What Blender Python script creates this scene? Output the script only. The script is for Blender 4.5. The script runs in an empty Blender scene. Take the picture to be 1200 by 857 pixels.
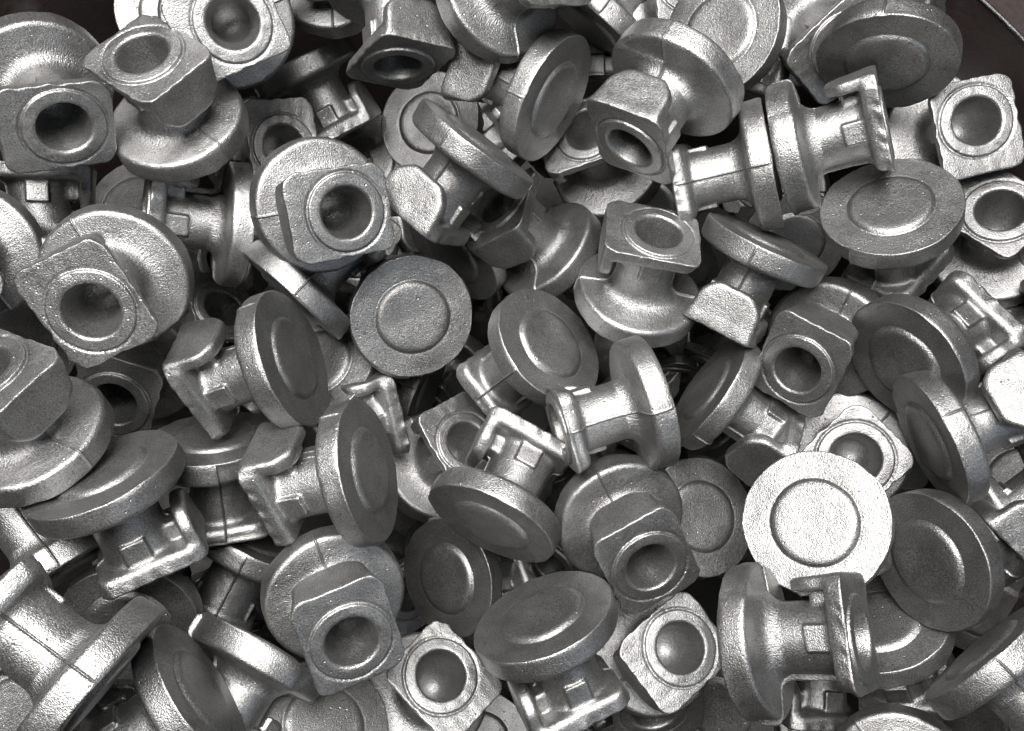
import bpy, math, random
import numpy as np
from mathutils import Matrix, Vector

# ------------------------------------------------------------------ camera, world, lights
S = 0.04                      # radius of a forging's round flange in metres
FPX = 1039.0                  # focal length in pixels of the 1200 x 857 photograph
TILT = math.radians(14.0)
scene = bpy.context.scene
col = scene.collection
cam_data = bpy.data.cameras.new("camera")
cam_data.sensor_fit = 'HORIZONTAL'
cam_data.sensor_width = 36.0
cam_data.lens = 36.0 * FPX / 1200.0
cam_data.clip_start = 0.01
cam_data.clip_end = 50.0
cam = bpy.data.objects.new("camera", cam_data)
col.objects.link(cam)
CAM_ROT = Matrix.Rotation(TILT, 3, 'X')
CAM_LOC = CAM_ROT @ Vector((0, 0, 13.0 * S))
CAM_M = Matrix.Translation(CAM_LOC) @ CAM_ROT.to_4x4()
cam.matrix_world = CAM_M
scene.camera = cam
scene.cycles.max_bounces = 3
scene.cycles.glossy_bounces = 3
scene.cycles.diffuse_bounces = 2
scene.cycles.use_adaptive_sampling = True
scene.cycles.adaptive_threshold = 0.05
scene.view_settings.view_transform = 'Standard'
scene.view_settings.look = 'None'
scene.view_settings.exposure = -0.14
scene.view_settings.gamma = 1.0

world = bpy.data.worlds.new("World")
scene.world = world
world.use_nodes = True
wbg = world.node_tree.nodes["Background"]
wbg.inputs[0].default_value = (0.90, 0.95, 1.0, 1)
wbg.inputs[1].default_value = 0.012

def area_lamp(name, loc, target, sx, sy, power, color):
    d = bpy.data.lights.new(name, 'AREA')
    d.shape = 'RECTANGLE'; d.size = sx; d.size_y = sy; d.energy = power; d.color = color
    o = bpy.data.objects.new(name, d); col.objects.link(o)
    o.location = loc
    o.rotation_euler = (Vector(target) - Vector(loc)).to_track_quat('-Z', 'Y').to_euler()
    return o
area_lamp("hall_lamp", (-0.10, 0.16, 1.25), (0, 0, 0), 0.78, 0.66, 66.0, (1.0, 0.982, 0.96))
area_lamp("window_light", (1.3, -1.0, 0.9), (-0.25, 0.2, 0), 0.7, 0.7, 5.0, (0.76, 0.86, 1.0))

# ------------------------------------------------------------------ where each forging lies
# (key, anchor: B = centre of the round flange's back, F = centre of the square plate's face,
#  x, y of the anchor, its size, axis flange->plate, direction of the lug, mesh variant)
# x right, y down, z towards the viewer
SPEC = [
("p01",'F',  76,150,86,( .21,.45,.86),(-1,.12,0),0),
 ("p02",'F', 167, 64,86,(-.34,-.72,.60),(.75,.45,.96),1),
 ("p03",'F', 273, 27,84,( .05,.02,1),(-.9,.42,0),3),
 ("p04",'B', 393,-20,70,(-.2,-.5,.84),(0,.8,.5),0),
 ("p05",'F', 333,172,68,( .33,-.1,.93),(-.1,-1,0),1),
 ("p06",'F', 406,249,85,( .30,.07,.95),(-.99,.16,0),3),
 ("p07",'B', 352, 72,64,( .47,.86,.06),(.85,-.4,.25),2),
 ("p08",'F', 466, 78,78,( .05,.89,.45),(.45,-.45,.8),0),
 ("p09",'B', 577, -6,80,( .54,-.33,.77),(0,-1,0),1),
 ("p10",'B', 650,118,77,(-.82,-.40,-.41),(-.08,.12,.98),3),
 ("p11",'B', 562,165,79,(-.58,.79,-.1),(-.35,-.2,.9),3),
 ("p12",'B', 503,144,61,( .34,.26,-.9),(0,1,0),0),
 ("p13",'F', 587,241,70,(-.62,-.60,.42),(-.18,.63,.67),1),
 ("p14",'F', 738,173,82,(-.5,.72,.48),(-.15,-.6,.75),2),
 ("p15",'F', 687,152,72,(-.3,-.5,.8),(-.9,.2,0),3),
 ("p16",'B', 843, 36,73,( .45,.28,-.84),(0,1,0),0),
 ("p17",'B', 905,192,77,(-.97,.20,.0),(0,0,-1),0),
 ("p18",'B', 917,178,77,( .96,-.24,.12),(-.25,-.95,.15),2),
 ("p19",'B',1038, 75,79,( .1,-.75,-.65),(.1,.3,-.8),1),
 ("p20",'F', 990, 55,74,( .44,.28,.85),(-.7,.55,0),1),
 ("p22",'F',1145,142,76,( .40,-.18,.9),(.2,.97,0),0),
 ("p23",'B',1044,241,79,( .05,.71,-.7),(.5,-.5,-.6),1),
 ("p24",'F',1172,247,75,( .08,-.52,.85),(-.75,-.65,0),3),
 ("p25",'B', 900,281,76,(-.42,.85,-.13),(.0,-.2,.97),0),
 ("p26",'F', 107,365,93,(-.25,.36,.9),(-.48,-.88,0),1),
 ("p27",'F', 133,474,76,(-.3,.5,.8),(.3,-.9,0),2),
 ("p28",'F', -24,432,98,(-.44,-.68,.58),(.62,.3,.75),3),
 ("p29",'B', 118,553,88,( .42,.82,-.38),(.85,-.4,.2),0),
 ("p30",'B', 345,420,84,(-.86,.28,-.42),(-.1,-.8,.6),1),
 ("p31",'B', 341,349,74,( .68,-.73,-.04),(0,0,-1),0),
 ("p32",'B', 284,263,73,(-.97,-.1,.18),(.1,-.95,.2),2),
 ("p33",'B', 252,512,78,( .12,.92,-.38),(0,-.3,-.95),3),
 ("p34",'B', -28,292,78,(-.3,.2,.93),(-.5,-.8,0),0),
 ("p35",'F',  45,195,74,( 0,-.97,-.1),(1,0,.1),1),
 ("p36",'B', 484,372,73,(-.22,-.2,-.95),(0,-1,0),2),
 ("p37",'B', 645,403,76,(-.62,.47,-.63),(.39,-.3,-.6),0),
 ("p38",'B', 766,469,79,(-.92,.28,.26),(.1,-.2,-.97),3),
 ("p39",'B', 575,615,80,( .42,-.82,-.36),(-.91,-.41,.1),1),
 ("p40",'F', 547,520,69,( .45,-.32,.83),(-.5,-.87,0),0),
 ("p41",'B', 433,550,84,(-.91,.17,-.38),(-.15,-.75,.6),2),
 ("p42",'B', 372,425,71,( .38,.48,-.79),(1,0,0),3),
 ("p43",'F', 448,486,68,( .8,-.35,-.5),(-.45,-.75,.4),1),
 ("p45",'B', 500,462,62,(-.9,-.35,-.2),(0,0,-1),0),
 ("p46",'B', 530,300,68,( .65,-.6,-.45),(0,0,-1),0),
 ("p47",'F', 772,273,78,( .25,-.75,.6),(-.95,-.1,.1),3),
 ("p48",'B', 828,455,73,( .79,.54,-.28),(-.6,.35,.75),0),
 ("p49",'F', 934,434,78,(-.38,.38,.84),(.5,-.87,0),1),
 ("p50",'B',1060,427,80,( .62,-.46,-.63),(.5,.75,.2),0),
 ("p51",'B',1087,517,81,( .87,-.38,-.28),(-.25,-.1,.95),3),
 ("p52",'F',1003,538,80,( .12,.08,.99),(-.7,.7,0),0),
 ("p53",'B', 955,612,85,( .17,.10,-.98),(1,0,0),3),
 ("p54",'B', 823,605,70,(-.5,.1,-.85),(0,1,0),2),
 ("p55",'B',1086,658,83,( .64,-.28,-.7),(0,-.8,-.5),0),
 ("p56",'F', 762,664,84,( .35,.55,.75),(-.35,-.7,.6),1),
 ("p57",'B', 523,678,70,( .68,-.22,-.7),(0,.8,.3),2),
 ("p58",'B', 635,720,86,( .33,.78,-.5),(-.9,.2,.2),0),
 ("p59",'F', 517,791,80,( .2,-.24,.95),(.7,.7,0),1),
 ("p60",'F', 798,759,80,( .36,-.05,.93),(-.79,.62,0),1),
 ("p61",'F', 766,834,74,( .2,.75,.6),(.9,0,0),3),
 ("p62",'B', 875,752,87,( .93,-.06,.35),(.05,-.97,.1),2),
 ("p63",'B',1030,728,76,( .2,.68,-.7),(1,0,0),1),
 ("p64",'B',1150,763,88,( .66,.72,-.14),(.1,.2,-.95),0),
 ("p65",'B',1055,905,80,( 0,.4,.92),(-.5,-.8,0),3),
 ("p66",'F', 957,846,72,(-.1,.9,-.25),(-.8,.3,.4),0),
 ("p67",'B', 843,832,64,( .3,-.4,-.85),(.5,.5,0),1),
 ("p68",'F',1165,625,80,(-.75,.65,.0),(.3,.3,.9),1),
 ("p69",'B',1195,400,70,( .5,-.2,.85),(0,-1,0),3),
 ("p70",'B', 118,806,105,(-.78,-.62,-.05),(0,0,-1),0),
 ("p71",'B', 238,812,90,(-.8,.52,-.3),(0,-.6,-.7),1),
 ("p72",'B', 310,758,84,(-.5,.86,.05),(.87,.5,0),2),
 ("p73",'B', 300,632,74,(-.42,.85,-.25),(0,0,-1),0),
 ("p74",'F', 412,752,90,( .2,.5,.84),(-.3,-.75,.5),3),
 ("p75",'B', 150,735,82,( .2,-.6,-.78),(0,-1,0),2),
 ("p76",'B',  75,672,82,(-.55,-.8,-.1),(0,0,-1),1),
 ("p77",'B', 380,850,82,(-.3,.36,-.88),(1,0,0),3),
 ("p78",'B', 562,872,60,( 0,.1,-.99),(0,1,0),0),
 ("p81",'B', 690, 30,74,( .6,-.75,-.2),(0,0,-1),1),
 ("p82",'B', 708, 92,66,( 0,-1,-.05),(0,0,-1),2),
 ("p84",'B', 930,285,60,(-.2,-.3,-.93),(0,1,0),3),
 ("p90",'F', 418,292,62,( .1,.1,.98),(.5,-.85,0),2),
 ("p91",'B', 207, 18,68,( .1,.1,-.98),(0,1,0),0),
 ("g01",'B', 150,240,60,( .6,.45,-.66),(0,1,0),0),
 ("g02",'B',1160,716,64,(-.2,-.6,-.75),(1,0,0),1),
 ("g03",'B',  18,832,76,( .3,.5,-.8),(1,0,0),3),
 ("g04",'F', 262,362,62,( .4,-.5,.75),(0,-1,0),0),
 ("g05",'B',  30,395,66,(-.5,.3,-.8),(0,1,0),1),
 ("g06",'B',1198,560,64,( .2,.4,-.9),(0,1,0),3),
 ("g07",'B',1145,846,70,( .5,-.3,-.8),(0,1,0),0),
 ("g08",'B', 430,190,57,( .3,.2,-.9),(0,1,0),1),
 ("g09",'F', 766,425,58,( .3,.3,.9),(0,1,0),3),
 ("g10",'B', 775, 22,58,( .3,-.4,.85),(0,1,0),0),
]
SHIFT = {"p01": (-0.002, 0.001, -0.003), "p02": (0.023, -0.017, 0.063), "p03": (-0.022, 0.026, -0.067), "p04": (-0.013, 0.029, -0.066), "p05": (0.017, -0.018, 0.052), "p06": (0.013, -0.013, 0.068), "p07": (-0.016, 0.025, -0.056), "p08": (0.009, -0.03, 0.066), "p09": (0.001, -0.012, 0.029), "p10": (0.001, 0.01, -0.035), "p11": (0.0, 0.0, 0.0), "p12": (0.0, 0.0, 0.0), "p13": (-0.003, -0.022, 0.167), "p14": (0.0, 0.0, 0.0), "p15": (0.025, 0.048, -0.214), "p16": (-0.008, -0.037, 0.071), "p17": (0.02, 0.028, -0.064), "p18": (0.0, 0.0, 0.0), "p19": (0.001, -0.0, 0.002), "p20": (0.006, 0.018, -0.034), "p22": (-0.049, -0.021, 0.096), "p23": (0.0, 0.0, 0.0), "p24": (-0.023, -0.007, 0.047), "p25": (0.026, 0.012, -0.078), "p26": (0.0, 0.0, 0.0), "p27": (0.0, 0.0, 0.0), "p28": (0.0, 0.0, 0.0), "p29": (0.139, 0.035, 0.296), "p30": (-0.045, 0.011, -0.171), "p31": (0.016, -0.004, 0.058), "p32": (-0.093, 0.049, -0.304), "p33": (0.036, 0.009, 0.107), "p34": (-0.004, -0.001, -0.008), "p35": (0.004, 0.001, 0.008), "p36": (0.0, -0.0, 0.002), "p37": (0.013, 0.012, -0.163), "p38": (-0.003, 0.0, 0.018), "p39": (-0.003, 0.006, 0.062), "p40": (0.016, 0.018, 0.155), "p41": (0.028, 0.007, 0.153), "p42": (-0.041, 0.008, -0.144), "p43": (0.042, 0.005, 0.14), "p45": (-0.016, -0.005, -0.157), "p46": (-0.018, 0.021, -0.154), "p47": (-0.011, -0.011, 0.059), "p48": (0.0, 0.0, 0.0), "p49": (0.015, 0.008, -0.037), "p50": (-0.065, 0.002, 0.116), "p51": (-0.08, 0.016, 0.189), "p52": (0.071, -0.022, -0.181), "p53": (-0.001, -0.001, -0.006), "p54": (0.0, 0.0, 0.0), "p55": (0.029, -0.016, -0.067), "p56": (-0.004, 0.002, 0.022), "p57": (0.0, 0.0, 0.0), "p58": (0.0, 0.0, 0.0), "p59": (-0.007, -0.025, -0.065), "p60": (-0.007, 0.006, 0.018), "p61": (0.006, -0.006, -0.017), "p62": (-0.04, 0.045, 0.151), "p63": (-0.152, 0.105, 0.375), "p64": (0.0, 0.0, 0.0), "p65": (0.0, 0.0, 0.0), "p66": (0.139, -0.117, -0.405), "p67": (0.0, 0.0, 0.0), "p68": (0.124, -0.022, -0.188), "p69": (0.099, 0.005, -0.175), "p70": (0.048, 0.039, 0.106), "p71": (0.185, 0.2, 0.538), "p72": (-0.073, -0.081, -0.255), "p73": (-0.086, -0.061, -0.294), "p74": (-0.0, -0.0, -0.0), "p75": (-0.101, -0.066, -0.236), "p76": (0.098, 0.047, 0.201), "p77": (-0.036, -0.073, -0.179), "p78": (0.0, 0.0, 0.0), "p81": (-0.002, -0.011, 0.028), "p82": (0.006, 0.018, -0.054), "p84": (0.0, 0.0, 0.0), "p90": (0.0, 0.0, 0.0), "p91": (0.0, 0.0, 0.0), "g01": (0.0, 0.0, 0.0), "g02": (0.003, -0.002, -0.006), "g03": (0.0, 0.0, 0.0), "g04": (0.0, 0.0, 0.0), "g05": (0.0, 0.0, 0.0), "g06": (-0.004, 0.001, 0.006), "g07": (0.0, 0.0, 0.0), "g08": (0.0, 0.0, 0.0), "g09": (0.0, 0.0, 0.0), "g10": (0.0, 0.0, 0.0)}
TONE = {"p53": 0.85, "p36": 0.86, "p51": 0.88, "p42": 0.85, "p19": 0.85, "p55": 0.85, "p50": 0.8, "p57": 0.8, "p56": 0.95}  # steel toned down to stand in for dimmer light on these forgings
LABEL = {
 "p01": "steel forging in the top left corner, square socket plate tilted down over its disc",
 "p02": "forging standing on its disc in the top left, square plate up, lug facing down right",
 "p03": "bright forging cut by the top edge, pale square plate with round socket facing the viewer",
 "p04": "disc cut by the top edge right of the brightest top socket plate",
 "p05": "square socket plate half hidden behind the pale end-on forging in the upper left",
 "p06": "forging seen end on, pale square socket plate centred over its disc, upper left of centre",
 "p07": "small deep forging near the top, disc edge on, stem running down right to its plate",
 "p08": "forging at the top with square plate facing down, foreshortened dark socket and seamed lug above",
 "p09": "forging cut by the top edge left of centre, disc underside up, stem leaning right",
 "p10": "forging near the top whose tilted disc shows its dark back, flat lug to its left",
 "p11": "forging with disc nearly edge on and bright shield-shaped lug pointing lower left, upper middle",
 "p12": "face-up disc with raised ring, half hidden by the edge-on disc in the upper middle",
 "p13": "forging with dark square lug toward the viewer and disc to the right, upper middle",
 "p14": "forging with square plate facing down left and disc behind it, upper right of centre",
 "p15": "square socket plate behind the down-facing plate in the upper middle, its disc beneath in shade",
 "p16": "disc with raised ring lying face up, cut by the top edge right of centre",
 "p17": "forging lying on its side, stem to the left, disc edge touching the next disc's edge",
 "p18": "forging lying on its side, stem and lug to the right, above the upturned ringed disc",
 "p19": "large tilted disc in the top right corner with bright crescent on its raised ring",
 "p20": "forging whose square plate edge shows behind the large tilted disc in the top right",
 "p22": "forging near the top right edge, square socket plate facing the viewer against the drum wall",
 "p23": "ringed disc tilted upward at the right, directly below the side-lying forging with a lug",
 "p24": "forging cut by the right edge, socket plate up, disc below, under the topmost right plate",
 "p25": "forging with disc edge on top and bright flat lug below left, right of centre",
 "p26": "large forging at the left, square socket plate facing the viewer with disc behind upper right",
 "p27": "shaded square socket plate tucked below the large left forging's plate",
 "p28": "forging cut by the left edge at mid height, plate on top, broad lug facing right",
 "p29": "large disc tilted up at the left with stem and square plate hanging below it",
 "p30": "forging left of centre lying on its side, dark ringed disc to the right, lug up",
 "p31": "disc seen exactly edge on as a bright diagonal band, left of the face-up round disc",
 "p32": "forging with upright edge-on disc at its right end, partly under the large left forging",
 "p33": "shaded forging with disc on top and stem down, below the side-lying forging left of centre",
 "p34": "disc cut by the left edge, next to the large forging with the facing socket plate",
 "p35": "forging under the top left socket plate, only its stem with raised rectangular pad showing",
 "p36": "round disc lying flat and face up with raised centre circle, left of centre",
 "p37": "forging in the middle with ringed disc tilted up right and stem running to lower left",
 "p38": "forging right of the middle, curved disc rim on the right, bright stem to the left",
 "p39": "forging standing on its plate end, disc's dark underside facing down, square plate arching on top",
 "p40": "square socket plate half hidden behind the arching plate in the middle",
 "p41": "side-lying forging with upright dark ringed disc, below the similar one left of centre",
 "p42": "disc partly visible behind the two side-lying forgings left of centre",
 "p43": "small plate corner standing up right of the lower side-lying forging's disc",
 "p45": "shadowed disc edge seen under the flat face-up disc left of centre",
 "p46": "dark disc on edge in shade, upper right of the flat face-up disc",
 "p47": "forging standing on its disc right of the middle, square socket plate tipped upward",
 "p48": "forging right of centre with disc on its left edge, stem and lug running lower right",
 "p49": "dark square socket plate facing lower left right of centre, its disc behind upper right",
 "p50": "forging at the right with very dark tilted ringed disc, plate standing behind it",
 "p51": "forging at the right edge with upright dark disc and bright lug beside the frame",
 "p52": "bright square socket plate partly covered by the brightest white disc",
 "p53": "brightest white disc lying flat and face up with thin ring, lower right",
 "p54": "dull grey ringed disc lying left of the brightest white disc",
 "p55": "large dark ringed disc tilted to the left, right of the brightest white disc",
 "p56": "forging below the middle with dark socket plate facing down right and lug on top",
 "p57": "dark ringed disc leaning left, under the tilted-down disc below the middle",
 "p58": "forging at the bottom middle with broad disc tilted up like a mushroom, plate hanging below",
 "p59": "square plate set diamondwise with deep round socket, bottom left of the mushroom-like disc",
 "p60": "square plate set diamondwise with socket, right of the mushroom-like disc at the bottom",
 "p61": "shaded socket plate at the bottom edge beneath the right-hand diamond plate",
 "p62": "forging lying on its side at the lower right, disc left, padded stem and plate right",
 "p63": "ringed disc facing up behind the square plate of the lower right side-lying forging",
 "p64": "forging in the bottom right corner, disc on edge running up to the right",
 "p65": "disc top with die seam cut by the bottom edge near the right corner",
 "p66": "shaded plate and lug under the lower right side-lying forging at the bottom edge",
 "p67": "dark disc in shade at the bottom, left below the lower right side-lying forging",
 "p68": "forging cut by the right edge below the middle, only its dark lug showing",
 "p69": "shaded disc rim at the right edge behind the standing plate",
 "p70": "largest and nearest forging in the bottom left corner, thick stem and bright disc rim",
 "p71": "dark disc on edge at the bottom left, leaning beside the nearest forging's disc",
 "p72": "forging at the lower left, disc edge on as a bright band, stem running down left",
 "p73": "shaded forging stem with die seam under the lower left socket forging",
 "p74": "forging lower left of centre, socket plate facing the viewer, lug lying over its disc",
 "p75": "shadowed disc under the square plate that hangs below the large left disc",
 "p76": "forging under the large left discs at the left edge, disc edge and stem showing",
 "p77": "grey face-up ringed disc cut by the bottom edge, left of the diamond plate",
 "p78": "dim disc at the bottom edge between the diamond plate and the mushroom-like forging",
 "p81": "dark disc on edge near the top right of centre, bright rim running down right",
 "p82": "short horizontal rim strip deep between the dark-backed disc and the down-facing plate's disc",
 "p84": "dim disc lying deep under the two discs that touch edge to edge",
 "p90": "plate corner peeping from under the pale end-on forging in the upper left",
 "p91": "pale disc edge in the top left behind the brightest top socket plate",
 "g01": "dim disc deep in the gap between the top left plate and the large left forging",
 "g02": "dim forging in the gap right of the large dark disc, lower right",
 "g03": "dim forging in the extreme bottom left corner under the nearest forging",
 "g04": "small dim plate in the gap left of the dark upright disc, left of centre",
 "g05": "dim disc at the left edge between the large left forging and the lug below it",
 "g06": "dim disc in the gap at the right edge under the bright lug",
 "g07": "dim disc deep in the extreme bottom right corner under the disc on edge",
 "g08": "dim forging in the gap right of the pale end-on forging",
 "g09": "dim socket plate in the gap right of the central tilted disc",
 "g10": "dim forging deep at the top edge between the dark edgewise disc and the ringed disc",
}
FILL_KEEP = {(2, 3): 'shaded forging deep between the upright edge-on disc and the bright diagonal band', (2, 5): 'shaded forging deep between the shaded left plate and the shaded stem', (2, 7): 'shaded forging deep between the seamed shaded stem and the large left disc', (3, 3): 'shaded forging deep between the bright diagonal band and the upper side-lying forging', (3, 4): 'shaded forging deep between the upper side-lying forging and the shaded stem', (3, 6): 'shaded forging deep between the seamed shaded stem and the lower bright band', (3, 7): 'shaded forging deep between the lower bright band and the lower socket forging', (4, 2): 'shaded forging deep between the pale end-on plate and the half hidden ringed disc', (4, 3): 'shaded forging deep between the dark disc on edge and the flat round disc', (4, 4): 'shaded forging deep between the bright diagonal band and the hidden left disc', (4, 6): 'shaded forging deep between the left-leaning dark disc and the lower socket forging', (5, 2): 'shaded forging deep between the dark-backed top disc and the bright shield lug', (5, 3): 'shaded forging deep between the dark disc on edge and the central tilted disc', (5, 4): 'shaded forging deep between the shadowed disc edge and the flat round disc', (5, 6): 'shaded forging deep between the left-leaning dark disc and the half hidden middle plate', (5, 7): 'shaded forging deep between the left diamond plate and the left-leaning dark disc', (6, 2): 'shaded forging deep between the shaded upper plate and the dark square lug', (6, 3): 'shaded forging deep between the dark square lug and the central tilted disc', (6, 5): 'shaded forging deep between the bright central stem and the dark lower plate', (6, 6): 'shaded forging deep between the dark lower plate and the arching plate', (6, 7): 'shaded forging deep between the mushroom-like disc and the left diamond plate', (6, 8): 'shaded forging deep between the bottom shaded plate and the mushroom-like disc', (7, 2): 'shaded forging deep between the left-pointing stem and the shaded upper plate', (7, 3): 'shaded forging deep between the bright flat lug and the standing socket forging', (7, 4): 'shaded forging deep between the disc right of centre and the bright central stem', (7, 5): 'shaded forging deep between the bright central stem and the dull ringed disc', (7, 8): 'shaded forging deep between the bottom shaded plate and the right diamond plate', (8, 2): 'shaded forging deep between the dim deep disc and the left-pointing stem', (8, 3): 'shaded forging deep between the bright flat lug and the dim deep disc', (8, 4): 'shaded forging deep between the disc right of centre and the bright flat lug', (8, 5): 'shaded forging deep between the disc right of centre and the dull ringed disc', (8, 6): 'shaded forging deep between the dull ringed disc and the brightest disc', (8, 8): 'shaded forging deep between the bottom shaded lug and the lower right side-lying forging', (9, 5): 'shaded forging deep between the bright right plate and the right edge lug', (9, 7): 'shaded forging deep between the bottom shaded lug and the up-facing lower disc'}
# ------------------------------------------------------------------ from the table to poses
LEN = 1.48                                   # flange back to plate face, in flange radii
def ray_frame(px, py):
    v = Vector((-(px - 600.0) / FPX, (py - 428.5) / FPX, 1.0)).normalized()
    return Vector((0, 0, 1)).rotation_difference(v).to_matrix()
def pose(anchor, px, py, size, a, l, shift=(0, 0, 0)):
    """4x4 matrix (metres, world) of a forging: z = axis, y = lug direction, origin = flange back"""
    z = FPX / size
    p = Vector(((px - 600.0) / FPX * z, -(py - 428.5) / FPX * z, -z))
    Rm = ray_frame(px, py)
    A = (Rm @ Vector((a[0], -a[1], a[2]))).normalized()
    L = Rm @ Vector((l[0], -l[1], l[2]))
    L = (L - A * L.dot(A)).normalized()
    X = L.cross(A)
    if anchor == 'F':
        p = p - A * LEN
    p = p + Vector(shift)
    M = Matrix.Identity(4)
    for i in range(3):
        M[i][0], M[i][1], M[i][2], M[i][3] = X[i], L[i], A[i], p[i] * S
    return CAM_M @ M

# ------------------------------------------------------------------ materials
def nodes_of(name):
    m = bpy.data.materials.new(name); m.use_nodes = True
    nt = m.node_tree
    return m, nt, nt.nodes["Principled BSDF"]
def mk(nt, kind, **kw):
    n = nt.nodes.new(kind)
    for k, v in kw.items():
        setattr(n, k, v)
    return n
def mix(nt, fac, a, b):
    n = mk(nt, 'ShaderNodeMapRange'); nt.links.new(fac, n.inputs[0])
    n.inputs[3].default_value = a; n.inputs[4].default_value = b
    return n.outputs[0]
def math_node(nt, op, a, b=None, clamp=False):
    n = mk(nt, 'ShaderNodeMath', operation=op, use_clamp=clamp)
    for i, v in enumerate((a, b)):
        if v is None: continue
        if isinstance(v, (int, float)): n.inputs[i].default_value = v
        else: nt.links.new(v, n.inputs[i])
    return n.outputs[0]

def steel_material(name, flow):
    m, nt, bsdf = nodes_of(name)
    L = nt.links.new
    tc = mk(nt, 'ShaderNodeTexCoord')
    sc = mk(nt, 'ShaderNodeVectorMath', operation='SCALE'); L(tc.outputs['Object'], sc.inputs[0]); sc.inputs[3].default_value = 1.0 / S
    seed = mk(nt, 'ShaderNodeAttribute', attribute_type='OBJECT', attribute_name='seed')
    tone = mk(nt, 'ShaderNodeAttribute', attribute_type='OBJECT', attribute_name='tone')
    off = mk(nt, 'ShaderNodeCombineXYZ')
    for i in range(3): L(seed.outputs['Fac'], off.inputs[i])
    add = mk(nt, 'ShaderNodeVectorMath', operation='ADD'); L(sc.outputs[0], add.inputs[0]); L(off.outputs[0], add.inputs[1])
    P = add.outputs[0]
    def noise(scale, detail, rough=0.6, vec=P):
        n = mk(nt, 'ShaderNodeTexNoise'); L(vec, n.inputs['Vector'])
        n.inputs['Scale'].default_value = scale; n.inputs['Detail'].default_value = detail; n.inputs['Roughness'].default_value = rough
        return n.outputs[0]
    n_big = noise(2.2, 3.0); n_mid = noise(8.0, 2.0, 0.5); n_grain = noise(52.0, 1.0, 0.6); n_fine = noise(90.0, 0.0, 0.5)
    # colour: bare shot-blasted steel, faint darker scale
    ramp = mk(nt, 'ShaderNodeValToRGB'); L(n_big, ramp.inputs[0])
    e = ramp.color_ramp.elements
    e[0].position = 0.30; e[0].color = (0.225, 0.2235, 0.221, 1); e[1].position = 0.70; e[1].color = (0.335, 0.333, 0.329, 1)
    gmap = mk(nt, 'ShaderNodeMapRange'); L(n_grain, gmap.inputs[0])
    gmap.inputs[1].default_value = 0.30; gmap.inputs[2].default_value = 0.70; gmap.inputs[3].default_value = 0.66; gmap.inputs[4].default_value = 1.32
    gr = gmap.outputs[0]
    stain = mk(nt, 'ShaderNodeMapRange'); L(noise(3.1, 5.0, 0.62), stain.inputs[0])
    stain.inputs[1].default_value = 0.57; stain.inputs[2].default_value = 0.68; stain.inputs[3].default_value = 1.0; stain.inputs[4].default_value = 0.86
    mul = mk(nt, 'ShaderNodeVectorMath', operation='SCALE'); L(ramp.outputs[0], mul.inputs[0])
    L(math_node(nt, 'MULTIPLY', stain.outputs[0], math_node(nt, 'MULTIPLY', gr, tone.outputs['Fac'])), mul.inputs[3])
    L(mul.outputs[0], bsdf.inputs['Base Color'])
    bsdf.inputs['Metallic'].default_value = 0.96
    rgh = math_node(nt, 'ADD', mix(nt, n_mid, 0.40, 0.49), mix(nt, n_grain, -0.07, 0.09))
    L(rgh, bsdf.inputs['Roughness'])
    # relief: grain, hammering, pits
    h = math_node(nt, 'ADD', math_node(nt, 'MULTIPLY', n_grain, 0.008), math_node(nt, 'MULTIPLY', n_fine, 0.004))
    h = math_node(nt, 'ADD', h, math_node(nt, 'MULTIPLY', n_mid, 0.007))
    vor = mk(nt, 'ShaderNodeTexVoronoi'); L(P, vor.inputs['Vector']); vor.inputs['Scale'].default_value = 7.0
    pit = mk(nt, 'ShaderNodeMapRange'); L(vor.outputs['Distance'], pit.inputs[0]); pit.inputs[1].default_value = 0.0; pit.inputs[2].default_value = 0.13
    pit.inputs[3].default_value = -0.012; pit.inputs[4].default_value = 0.0
    h = math_node(nt, 'ADD', h, pit.outputs[0])
    if flow:   # radial metal-flow streaks round the fillet
        sp = mk(nt, 'ShaderNodeSeparateXYZ'); L(sc.outputs[0], sp.inputs[0])
        th = math_node(nt, 'ARCTAN2', sp.outputs[1], sp.outputs[0])
        r2 = math_node(nt, 'ADD', math_node(nt, 'MULTIPLY', sp.outputs[0], sp.outputs[0]), math_node(nt, 'MULTIPLY', sp.outputs[1], sp.outputs[1]))
        r = math_node(nt, 'SQRT', r2)
        cv = mk(nt, 'ShaderNodeCombineXYZ'); L(math_node(nt, 'MULTIPLY', th, 11.0), cv.inputs[0]); L(math_node(nt, 'MULTIPLY', r, 4.5), cv.inputs[1]); L(seed.outputs['Fac'], cv.inputs[2])
        n_flow = noise(2.6, 3.0, 0.6, cv.outputs[0])
        mk1 = mk(nt, 'ShaderNodeMapRange', interpolation_type='SMOOTHSTEP'); L(r, mk1.inputs[0]); mk1.inputs[1].default_value = 0.90; mk1.inputs[2].default_value = 0.55
        mk2 = mk(nt, 'ShaderNodeMapRange'); L(sp.outputs[2], mk2.inputs[0]); mk2.inputs[1].default_value = 0.25; mk2.inputs[2].default_value = 0.36
        fl = math_node(nt, 'MULTIPLY', math_node(nt, 'MULTIPLY', mk1.outputs[0], mk2.outputs[0]), math_node(nt, 'MULTIPLY', n_flow, 0.020))
        h = math_node(nt, 'ADD', h, fl)
    bump = mk(nt, 'ShaderNodeBump'); L(h, bump.inputs['Height'])
    bump.inputs['Strength'].default_value = 0.75; bump.inputs['Distance'].default_value = S
    L(bump.outputs[0], bsdf.inputs['Normal'])
    return m
STEEL = steel_material("forged_steel", False)
STEEL_FLOW = steel_material("forged_steel_with_flow_lines", True)

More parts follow.
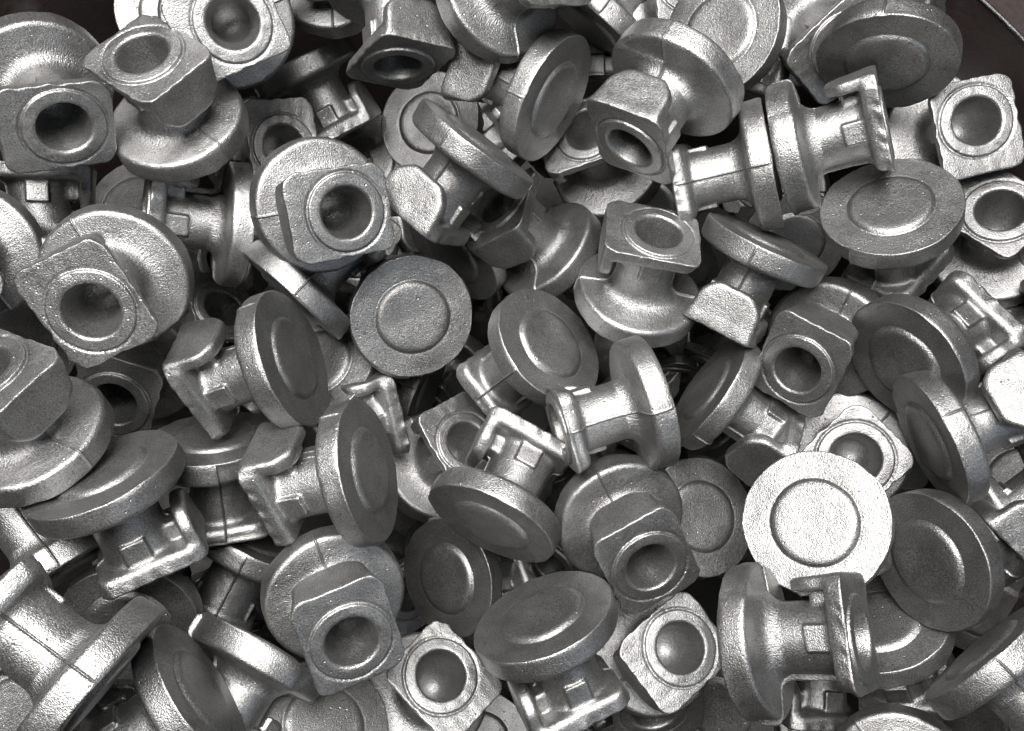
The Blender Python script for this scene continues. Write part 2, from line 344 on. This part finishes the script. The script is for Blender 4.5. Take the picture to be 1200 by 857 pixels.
# ------------------------------------------------------------------ the drum they lie in
def paint_material(name, dark, light):
    m, nt, b = nodes_of(name)
    L = nt.links.new
    tc = mk(nt, 'ShaderNodeTexCoord')
    n1 = mk(nt, 'ShaderNodeTexNoise'); L(tc.outputs['Object'], n1.inputs['Vector']); n1.inputs['Scale'].default_value = 14.0; n1.inputs['Detail'].default_value = 5.0
    n2 = mk(nt, 'ShaderNodeTexNoise'); L(tc.outputs['Object'], n2.inputs['Vector']); n2.inputs['Scale'].default_value = 220.0; n2.inputs['Detail'].default_value = 2.0
    ramp = mk(nt, 'ShaderNodeValToRGB'); L(n1.outputs[0], ramp.inputs[0])
    e = ramp.color_ramp.elements
    e[0].position = 0.36; e[0].color = dark; e[1].position = 0.68; e[1].color = light
    sc_ = ramp.color_ramp.elements.new(0.76); sc_.color = (light[0] * 3, light[0] * 2.7, light[0] * 2.5, 1)
    L(ramp.outputs[0], b.inputs['Base Color'])
    L(mix(nt, n2.outputs[0], 0.40, 0.75), b.inputs['Roughness'])
    bp = mk(nt, 'ShaderNodeBump'); bp.inputs['Strength'].default_value = 0.3; bp.inputs['Distance'].default_value = 0.0006
    L(n2.outputs[0], bp.inputs['Height']); L(bp.outputs[0], b.inputs['Normal'])
    return m
PAINT = paint_material("dark_drum_paint", (0.011, 0.0085, 0.008, 1), (0.026, 0.0165, 0.0145, 1))
GAP_SHADE = paint_material("shade_dark_drum_bottom", (0.006, 0.0055, 0.005, 1), (0.016, 0.013, 0.012, 1))  # bottom coloured near black so the gaps between forgings read as deep shade
DRUM_C = (-0.5 * S, -1.0 * S); DRUM_R = 9.9 * S; LIP_Z = 1.0 * S; FLOOR_Z = -9.6 * S
def revolve(name, prof, mat, n=160):
    V = []; F = []
    for r, z in prof:
        for i in range(n):
            t = 2 * math.pi * i / n
            V.append((r * math.cos(t), r * math.sin(t), z))
    for k in range(len(prof) - 1):
        for i in range(n):
            j = (i + 1) % n
            F.append((k * n + i, k * n + j, (k + 1) * n + j, (k + 1) * n + i))
    me = bpy.data.meshes.new(name); me.from_pydata(V, [], F)
    me.polygons.foreach_set("use_smooth", [True] * len(me.polygons)); me.materials.append(mat)
    o = bpy.data.objects.new(name, me); col.objects.link(o)
    return o
drum = bpy.data.objects.new("steel_drum", None); col.objects.link(drum)
drum.location = (DRUM_C[0], DRUM_C[1], FLOOR_Z)
drum["label"] = "dark brown painted steel drum whose inner wall shows behind the heap"; drum["category"] = "drum"
H = LIP_Z - FLOOR_Z
wallp = [(DRUM_R, 0.0)] + [(DRUM_R, H * k / 12) for k in range(1, 13)]
w = revolve("drum_wall", wallp, PAINT); w.parent = drum
bead = [(DRUM_R + 0.0006 + 0.0014 * math.cos(a), H + 0.0006 + 0.0014 * math.sin(a)) for a in [2 * math.pi * k / 12 for k in range(13)]]
b_ = revolve("lip", bead, STEEL); b_.parent = drum; b_["seed"] = 3.0; b_["tone"] = 0.25
rim = [(DRUM_R + 0.001, H - 0.0006), (DRUM_R + 0.012, H - 0.0022), (DRUM_R + 0.05, H - 0.004), (DRUM_R + 0.09, H - 0.006), (DRUM_R + 0.094, H - 0.012), (DRUM_R + 0.09, H - 0.02), (DRUM_R + 0.004, H - 0.02), (DRUM_R + 0.004, 0.0)]
r_ = revolve("outer_collar", rim, PAINT); r_.parent = drum
fl = revolve("drum_floor", [(DRUM_R - 0.0005, 0.002), (0.6 * DRUM_R, 0.002), (0.3 * DRUM_R, 0.002), (0.0008, 0.002)], GAP_SHADE, 64); fl.parent = drum
gm = bpy.data.meshes.new("floor")
gm.from_pydata([(-6, -6, 0), (6, -6, 0), (6, 6, 0), (-6, 6, 0)], [], [(0, 1, 2, 3)])
gm.materials.append(paint_material("dark_concrete", (0.05, 0.048, 0.045, 1), (0.09, 0.087, 0.082, 1)))
ground = bpy.data.objects.new("floor", gm); col.objects.link(ground); ground.location = (0, 0, FLOOR_Z - 0.002); ground["kind"] = "structure"

# ------------------------------------------------------------------ one forging, as numpy surfaces
def smin(a, b, k):
    h = np.clip(0.5 + 0.5 * (b - a) / k, 0, 1)
    return b + (a - b) * h - k * h * (1 - h)
def smax(a, b, k): return -smin(-a, -b, k)
def wob(p, seed, freq, n=7):
    """smooth pseudo-noise of a position, about -1..1"""
    rg = np.random.RandomState(seed)
    out = np.zeros(p.shape[0])
    for i in range(n):
        k = rg.normal(size=3) * freq; out += np.sin(p @ k + rg.uniform(0, 6.28))
    return out / n ** 0.5
HEAD = 1.65 - LEN
def head_sdf(p, seed):
    x, y, z = p[:, 0], p[:, 1], p[:, 2] + HEAD
    r = np.hypot(x, y)
    stem = r - (0.4405 + 0.02 * np.clip((z - 1.1) / 0.3, 0, 1))
    # square plate with rounded corners; the lug's side reaches further out
    burr = 0.010 * wob(p * np.array([1, 1, 0.2]), seed + 5, 17.0) * np.clip((z - 1.5) / 0.1, 0, 1)
    cy, hx, hy, rc = 0.08, 0.625, 0.735, 0.235
    draft = 0.05 * np.clip((1.65 - z) / 0.25, 0, 1)
    qx = np.abs(x) - (hx - rc); qy = np.abs(y - cy) - (hy - rc)
    sq = np.hypot(np.maximum(qx, 0), np.maximum(qy, 0)) + np.minimum(np.maximum(qx, qy), 0) - rc + burr + draft
    plate = smax(smax(sq, z - 1.65, 0.03), 1.405 - z, 0.10)
    # the lug: a shield-shaped wall running back from one side of the plate
    ax = np.abs(x)
    shield = smax(ax - 0.545 + 0.10 * (1.65 - z), (ax - 0.28) * 0.72 + (0.92 - z) * 0.70, 0.06)
    shield = smax(shield, 0.925 - z, 0.08)
    shield = smax(shield, z - 1.62, 0.05)
    lug = smax(shield, np.abs(y - 0.705 + 0.05 * (1.65 - z)) - 0.102, 0.08)
    web = smax(smax(ax - 0.24, np.abs(y - 0.5) - 0.2, 0.05), smax(1.12 - z, z - 1.6, 0.05), 0.08)
    d = smin(stem, plate, 0.11)
    d = smin(d, smin(lug, web, 0.06), 0.05)
    d = smax(d, z - 1.65, 0.012)
    # pads on both flanks of the stem
    pad = smax(smax(np.abs(y) - 0.165, ax - 0.483, 0.03), smax(1.07 - z, z - 1.5, 0.03), 0.03)
    d = smin(d, pad, 0.025)
    # raised ring and the blind socket
    d = d + 0.024 * np.exp(-((r - 0.558) / 0.018) ** 2) * np.clip((z - 1.6) / 0.03, 0, 1)
    ring = smax(r - 0.540, smax(z - 1.680 + 0.05 * np.clip(r - .40, 0, 1), 1.5 - z, 0.02), 0.02)
    d = smin(d, ring, 0.008)
    zz = np.clip(z, 1.22, 9)
    hr = 0.275 + 0.085 * np.clip((z - 1.04) / 0.61, 0, 1.2)
    hole = np.sqrt(r ** 2 + (np.minimum(z - 1.04, 0) * 0.86) ** 2) - hr
    d = smax(d, -hole, 0.055)
    # seam left by the two forging dies
    quiet = ((r < 0.42) & (z > 0.6)) | (y > 0.5)
    d = d - np.where(quiet, 0.0, 0.019) * np.exp(-(x / 0.012) ** 2) * np.clip((1.6 - z) / 0.1, 0, 1)
    return d
def surface_net(f, xs, ys, zs):
    nx, ny, nz = len(xs), len(ys), len(zs)
    G = np.stack(np.meshgrid(xs, ys, zs, indexing='ij'), -1)
    v = f(G.reshape(-1, 3)).reshape(nx, ny, nz)
    acc = np.zeros((nx - 1, ny - 1, nz - 1, 3)); cnt = np.zeros((nx - 1, ny - 1, nz - 1))
    def sl(o, ax=None):
        return tuple(slice(o[i], (n - 1 + o[i])) for i, n in enumerate((nx, ny, nz)))
    corners = [(i, j, k) for i in (0, 1) for j in (0, 1) for k in (0, 1)]
    for a in corners:
        for ax in range(3):
            if a[ax] == 0:
                b = list(a); b[ax] = 1
                va, vb = v[sl(a)], v[sl(b)]
                cr = (va < 0) != (vb < 0)
                t = np.where(cr, va / np.where(cr, va - vb, 1), 0)[..., None]
                acc += np.where(cr[..., None], G[sl(a)] * (1 - t) + G[sl(b)] * t, 0); cnt += cr
    on = cnt > 0
    idx = -np.ones(on.shape, int); idx[on] = np.arange(on.sum())
    V = acc[on] / cnt[on][:, None]
    quads = []
    for ax in range(3):
        u, w = [(1, 2), (2, 0), (0, 1)][ax]
        # grid edges along ax, interior in u and w
        s0 = [slice(None)] * 3; s1 = [slice(None)] * 3
        s0[ax] = slice(0, -1); s1[ax] = slice(1, None)
        for s in (s0, s1):
            s[u] = slice(1, -1); s[w] = slice(1, -1)
        a, b = v[tuple(s0)] < 0, v[tuple(s1)] < 0
        def cell(du, dw):
            s = [slice(None)] * 3
            n = (nx, ny, nz)
            s[u] = slice(0 + du, n[u] - 2 + du); s[w] = slice(0 + dw, n[w] - 2 + dw)
            return idx[tuple(s)]
        c = [cell(0, 0), cell(1, 0), cell(1, 1), cell(0, 1)]
        m = a & ~b; quads.append(np.stack([q[m] for q in c], 1))
        m = ~a & b; quads.append(np.stack([q[m] for q in c[::-1]], 1))
    Q = np.concatenate(quads)
    for _ in range(3):                       # pull the vertices onto the true surface
        d0 = f(V); g = np.zeros_like(V); e = 0.004
        for i in range(3):
            o = np.zeros(3); o[i] = e; g[:, i] = (f(V + o) - f(V - o)) / (2 * e)
        V = V - g * np.clip(d0, -0.01, 0.01)[:, None] / np.maximum((g ** 2).sum(1), 0.25)[:, None] * 0.8
    return V, Q
def vertex_normals(V, F):
    N = np.zeros_like(V)
    for q in (F if isinstance(F, list) else [F]):
        p = V[q]
        n = np.cross(p[:, 2] - p[:, 0], p[:, -1] - p[:, 1]) if q.shape[1] == 4 else np.cross(p[:, 1] - p[:, 0], p[:, 2] - p[:, 0])
        for i in range(q.shape[1]): np.add.at(N, q[:, i], n)
    return N / np.maximum(np.linalg.norm(N, axis=1), 1e-9)[:, None]
PROFILE = [(.0, -.050), (.1, -.050), (.2, -.051), (.3, -.053), (.4, -.056), (.47, -.058), (.515, -.056), (.545, -.049), (.567, -.037), (.583, -.022), (.596, -.008), (.607, .002), (.620, .005),
           (.636, .001), (.66, 0), (.74, 0), (.82, 0), (.9, 0), (.955, 0), (.982, -.001), (.993, .002), (1.0, .012), (1.004, .03), (1.005, .06), (1.003, .11), (1.0, .17), (.997, .23), (.992, .262),
           (.982, .285), (.966, .302), (.945, .313), (.92, .318), (.88, .321), (.82, .325), (.76, .330), (.70, .334), (.65, .339), (.607, .347), (.570, .359), (.536, .377), (.507, .401), (.483, .431),
           (.464, .468), (.451, .512), (.443, .56), (.4395, .625), (.4395, .69)]
PROFILE = [(r, z + 0.03 * min(max((z - .15) / .1, 0), 1) * (1 - min(max((z - .44) / .18, 0), 1))) for r, z in PROFILE]
ROW_BOSS, ROW_STEM = 11, 43
def lathe(seed):
    n = 88
    base = [2 * math.pi * (i + 0.5) / n for i in range(n)]
    rings, seamw = [], (-.030, -.015, -.006, 0, .006, .015, .030)
    V = []; m = None
    for r, z in PROFILE[1:]:
        th = []
        w = [min(s / max(r, .35), .06) for s in seamw]
        for c in (math.pi / 2, -math.pi / 2 + 2 * math.pi):
            th += [(c + s, abs(sw)) for s, sw in zip(w, seamw)]
        lim = 0.069
        th += [(t, 9) for t in base if abs(t - math.pi / 2) > lim and abs(t - 1.5 * math.pi) > lim]
        th.sort(); m = len(th)
        for t, sw in th:
            rid = 0.024 * math.exp(-(sw / 0.010) ** 2) if sw < 1 else 0.0
            V.append((r, z, t, rid))
    V = np.array(V)
    r, z, t, rid = V.T
    # outward direction of the profile for the seam ridge
    pr = np.array(PROFILE[1:]); d = np.gradient(pr, axis=0); nrm = np.stack([d[:, 1], -d[:, 0]], 1); nrm /= np.linalg.norm(nrm, axis=1)[:, None]
    nrm = np.repeat(nrm, m, axis=0)
    rid = rid * np.clip((z - 0.03) / 0.05, 0, 1)
    # ragged edge of the back
    rg = np.random.RandomState(seed + 3); edge = np.zeros_like(t)
    for k in (3, 5, 9, 14, 23, 37): edge += np.sin(k * t + rg.uniform(0, 6.28)) / k ** 0.55
    em = np.exp(-((r - 1.0) / 0.02) ** 2) * np.exp(-(z / 0.03) ** 2)
    r2 = r + nrm[:, 0] * rid + 0.0120 * edge * em
    z2 = z + nrm[:, 1] * rid - 0.0080 * np.abs(edge) * em
    P = np.stack([r2 * np.cos(t), r2 * np.sin(t), z2], 1)
    rows = len(PROFILE) - 1
    quads = []
    for i in range(rows - 1):
        a = i * m + np.arange(m); b = i * m + (np.arange(m) + 1) % m
        quads.append(np.stack([a, a + m, b + m, b], 1))
    P = np.vstack([P, [[0, 0, PROFILE[0][1]]]])
    tri = np.stack([np.arange(m), (np.arange(m) + 1) % m, np.full(m, len(P) - 1)], 1)
    return P, quads, tri, m
def shape_wear(P, seed, slip, bow):
    """unevenness of the forging, slip between the two dies, a slightly bowed flange"""
    Q = P.copy()
    Q[:, 0] += 0.006 * wob(P, seed, 3.0); Q[:, 1] += 0.006 * wob(P, seed + 1, 3.0); Q[:, 2] += 0.005 * wob(P, seed + 2, 4.0)
    Q += 0.0022 * wob(P, seed + 9, 15.0)[:, None] * P / np.maximum(np.linalg.norm(P, axis=1), .3)[:, None]
    st = np.clip((P[:, 0] + 0.006) / 0.012, 0, 1)
    rear = np.clip((P[:, 2] - 0.02) / 0.04, 0, 1) * np.clip((1.60 - HEAD - P[:, 2]) / 0.04, 0, 1) * np.where((np.hypot(P[:, 0], P[:, 1]) < .41) & (P[:, 2] > .5), 0, 1) * np.clip((.62 - P[:, 1]) / .06, 0, 1)
    Q[:, 1] += slip * (0.5 - st) * rear; Q[:, 2] += bow * (0.5 - st) * rear * np.clip(P[:, 2] / .3, 0, 1) * np.clip((1.1 - P[:, 2]) / .3, 0, 1)
    return Q
def mesh_from(name, V, N, faces, mat):
    used = np.unique(np.concatenate([f.ravel() for f in faces]))
    remap = -np.ones(len(V), int); remap[used] = np.arange(len(used))
    me = bpy.data.meshes.new(name)
    fl = []
    for f in faces: fl += remap[f].tolist()
    me.from_pydata((V[used] * S).tolist(), [], fl)
    me.polygons.foreach_set("use_smooth", [True] * len(me.polygons))
    me.normals_split_custom_set_from_vertices(N[used].tolist())
    me.materials.append(mat)
    me.update()
    return me
def axis_samples(lo, hi, step): return np.linspace(lo, hi, int(round((hi - lo) / step)) + 1)
def make_variant(seed, slip, bow):
    P, quads, tri, m = lathe(seed)
    P = shape_wear(P, seed, slip, bow)
    N = vertex_normals(P, quads + [tri])
    if ((P * [[0, 0, -1]]).sum(1)[-1] > 0) and N[-1, 2] > 0: N = -N; quads = [q[:, ::-1] for q in quads]; tri = tri[:, ::-1]
    step = 0.026
    xr = axis_samples(0.036, 0.036 + step * 24, step)
    xs = np.concatenate([-xr[::-1], [-.024, -.015, -.009, -.004, .0005, .005, .010, .016, .025], xr])
    ys = axis_samples(-0.70, 0.90, step); zs = np.concatenate([axis_samples(0.66, 1.55, step), axis_samples(1.575, 1.73, 0.0135)]) - HEAD
    HV, HQ = surface_net(lambda p: head_sdf(p, seed), xs, ys, zs)
    c = HV[HQ].mean(1); c[:, 2] += HEAD; r = np.hypot(c[:, 0], c[:, 1])
    HV2 = shape_wear(HV, seed, slip, bow); HN = vertex_normals(HV2, HQ)
    hole = (r < 0.405) & (c[:, 2] > 0.6)
    socket = (r < 0.56) & (c[:, 2] > 1.655) | hole
    lug = ~socket & (c[:, 1] > 0.47) & (c[:, 2] < 1.46)
    pad = ~socket & ~lug & (np.abs(c[:, 1]) < 0.18) & (np.abs(c[:, 0]) > 0.40) & (c[:, 2] > 1.07) & (c[:, 2] < 1.40)
    stem = ~socket & ~lug & ~pad & (r < 0.50) & (c[:, 2] < 1.41)
    plate = ~(socket | lug | pad | stem)
    me = {}
    me['centre_boss'] = mesh_from("centre_boss", P, N, quads[:ROW_BOSS] + [tri], STEEL)
    me['disc_flange'] = mesh_from("disc_flange", P, N, quads[ROW_BOSS:ROW_STEM], STEEL_FLOW)
    off = len(P)
    VV = np.vstack([P, HV2]); NN = np.vstack([N, HN]); HQo = HQ + off
    me['stem'] = mesh_from("stem", VV, NN, quads[ROW_STEM:] + [HQo[stem]], STEEL)
    me['square_plate'] = mesh_from("square_plate", VV, NN, [HQo[plate]], STEEL)
    me['socket'] = mesh_from("socket", VV, NN, [HQo[socket]], STEEL)
    me['lug'] = mesh_from("lug", VV, NN, [HQo[lug]], STEEL)
    me['pad_a'] = mesh_from("side_pad", VV, NN, [HQo[pad & (c[:, 0] > 0)]], STEEL)
    me['pad_b'] = mesh_from("side_pad", VV, NN, [HQo[pad & (c[:, 0] < 0)]], STEEL)
    return me
VARIANTS = [make_variant(11, 0.012, 0.0), make_variant(47, -0.02, 0.01), make_variant(83, 0.075, 0.035), make_variant(29, 0.03, -0.015)]

# ------------------------------------------------------------------ placing them
rng = random.Random(5)
def forging(key, M, variant, label, group=None):
    root = bpy.data.objects.new("steel_forging", None)
    root.empty_display_size = 0.01
    col.objects.link(root)
    root.matrix_world = M
    root["label"] = label; root["category"] = "forging"
    root["group"] = group or "steel forgings heaped in the drum"
    me = VARIANTS[variant]
    seed = rng.uniform(0, 60); tone = TONE.get(key, rng.uniform(0.82, 1.10))
    def part(name, mesh, parent):
        o = bpy.data.objects.new(name, mesh); o["seed"] = seed; o["tone"] = tone
        col.objects.link(o); o.parent = parent
        return o
    d = part("disc_flange", me['disc_flange'], root); part("centre_boss", me['centre_boss'], d)
    s = part("stem", me['stem'], root); part("side_pad", me['pad_a'], s); part("side_pad", me['pad_b'], s)
    p = part("square_plate", me['square_plate'], root); part("socket", me['socket'], p); part("lug", me['lug'], p)
    return root
for key, anchor, px, py, size, a, l, var in SPEC:
    forging(key, pose(anchor, px, py, size, a, l, SHIFT.get(key, (0, 0, 0))), var, LABEL.get(key, key))

# ------------------------------------------------------------------ the dim layer underneath
frng = random.Random(21)
nfill = 0
for gy in range(9):
    for gx in range(12):
        px = -20 + gx * 112 + frng.uniform(-38, 38); py = -30 + gy * 112 + frng.uniform(-38, 38)
        size = frng.uniform(53.0, 56.5)
        v = Vector((frng.gauss(0, 1), frng.gauss(0, 1), frng.gauss(0, .8))).normalized()
        l = (frng.gauss(0, 1), frng.gauss(0, 1), frng.gauss(0, 1))
        k = (gx, gy); var = frng.choice((0, 1, 3))
        if FILL_KEEP and k not in FILL_KEEP: continue
        M = pose('B', px - 35 * v[0], py - 35 * v[1], size, v, l)
        q = M.translation + (M.to_3x3() @ Vector((0, 0, 0.7 * S)))
        if math.hypot(q.x - DRUM_C[0], q.y - DRUM_C[1]) > DRUM_R - 1.15 * S: continue
        forging("fill_%d_%d" % k, M, var, FILL_KEEP.get(k, "steel forging lying deep in the shaded gaps under the upper layers"), "forgings deep in the shade")
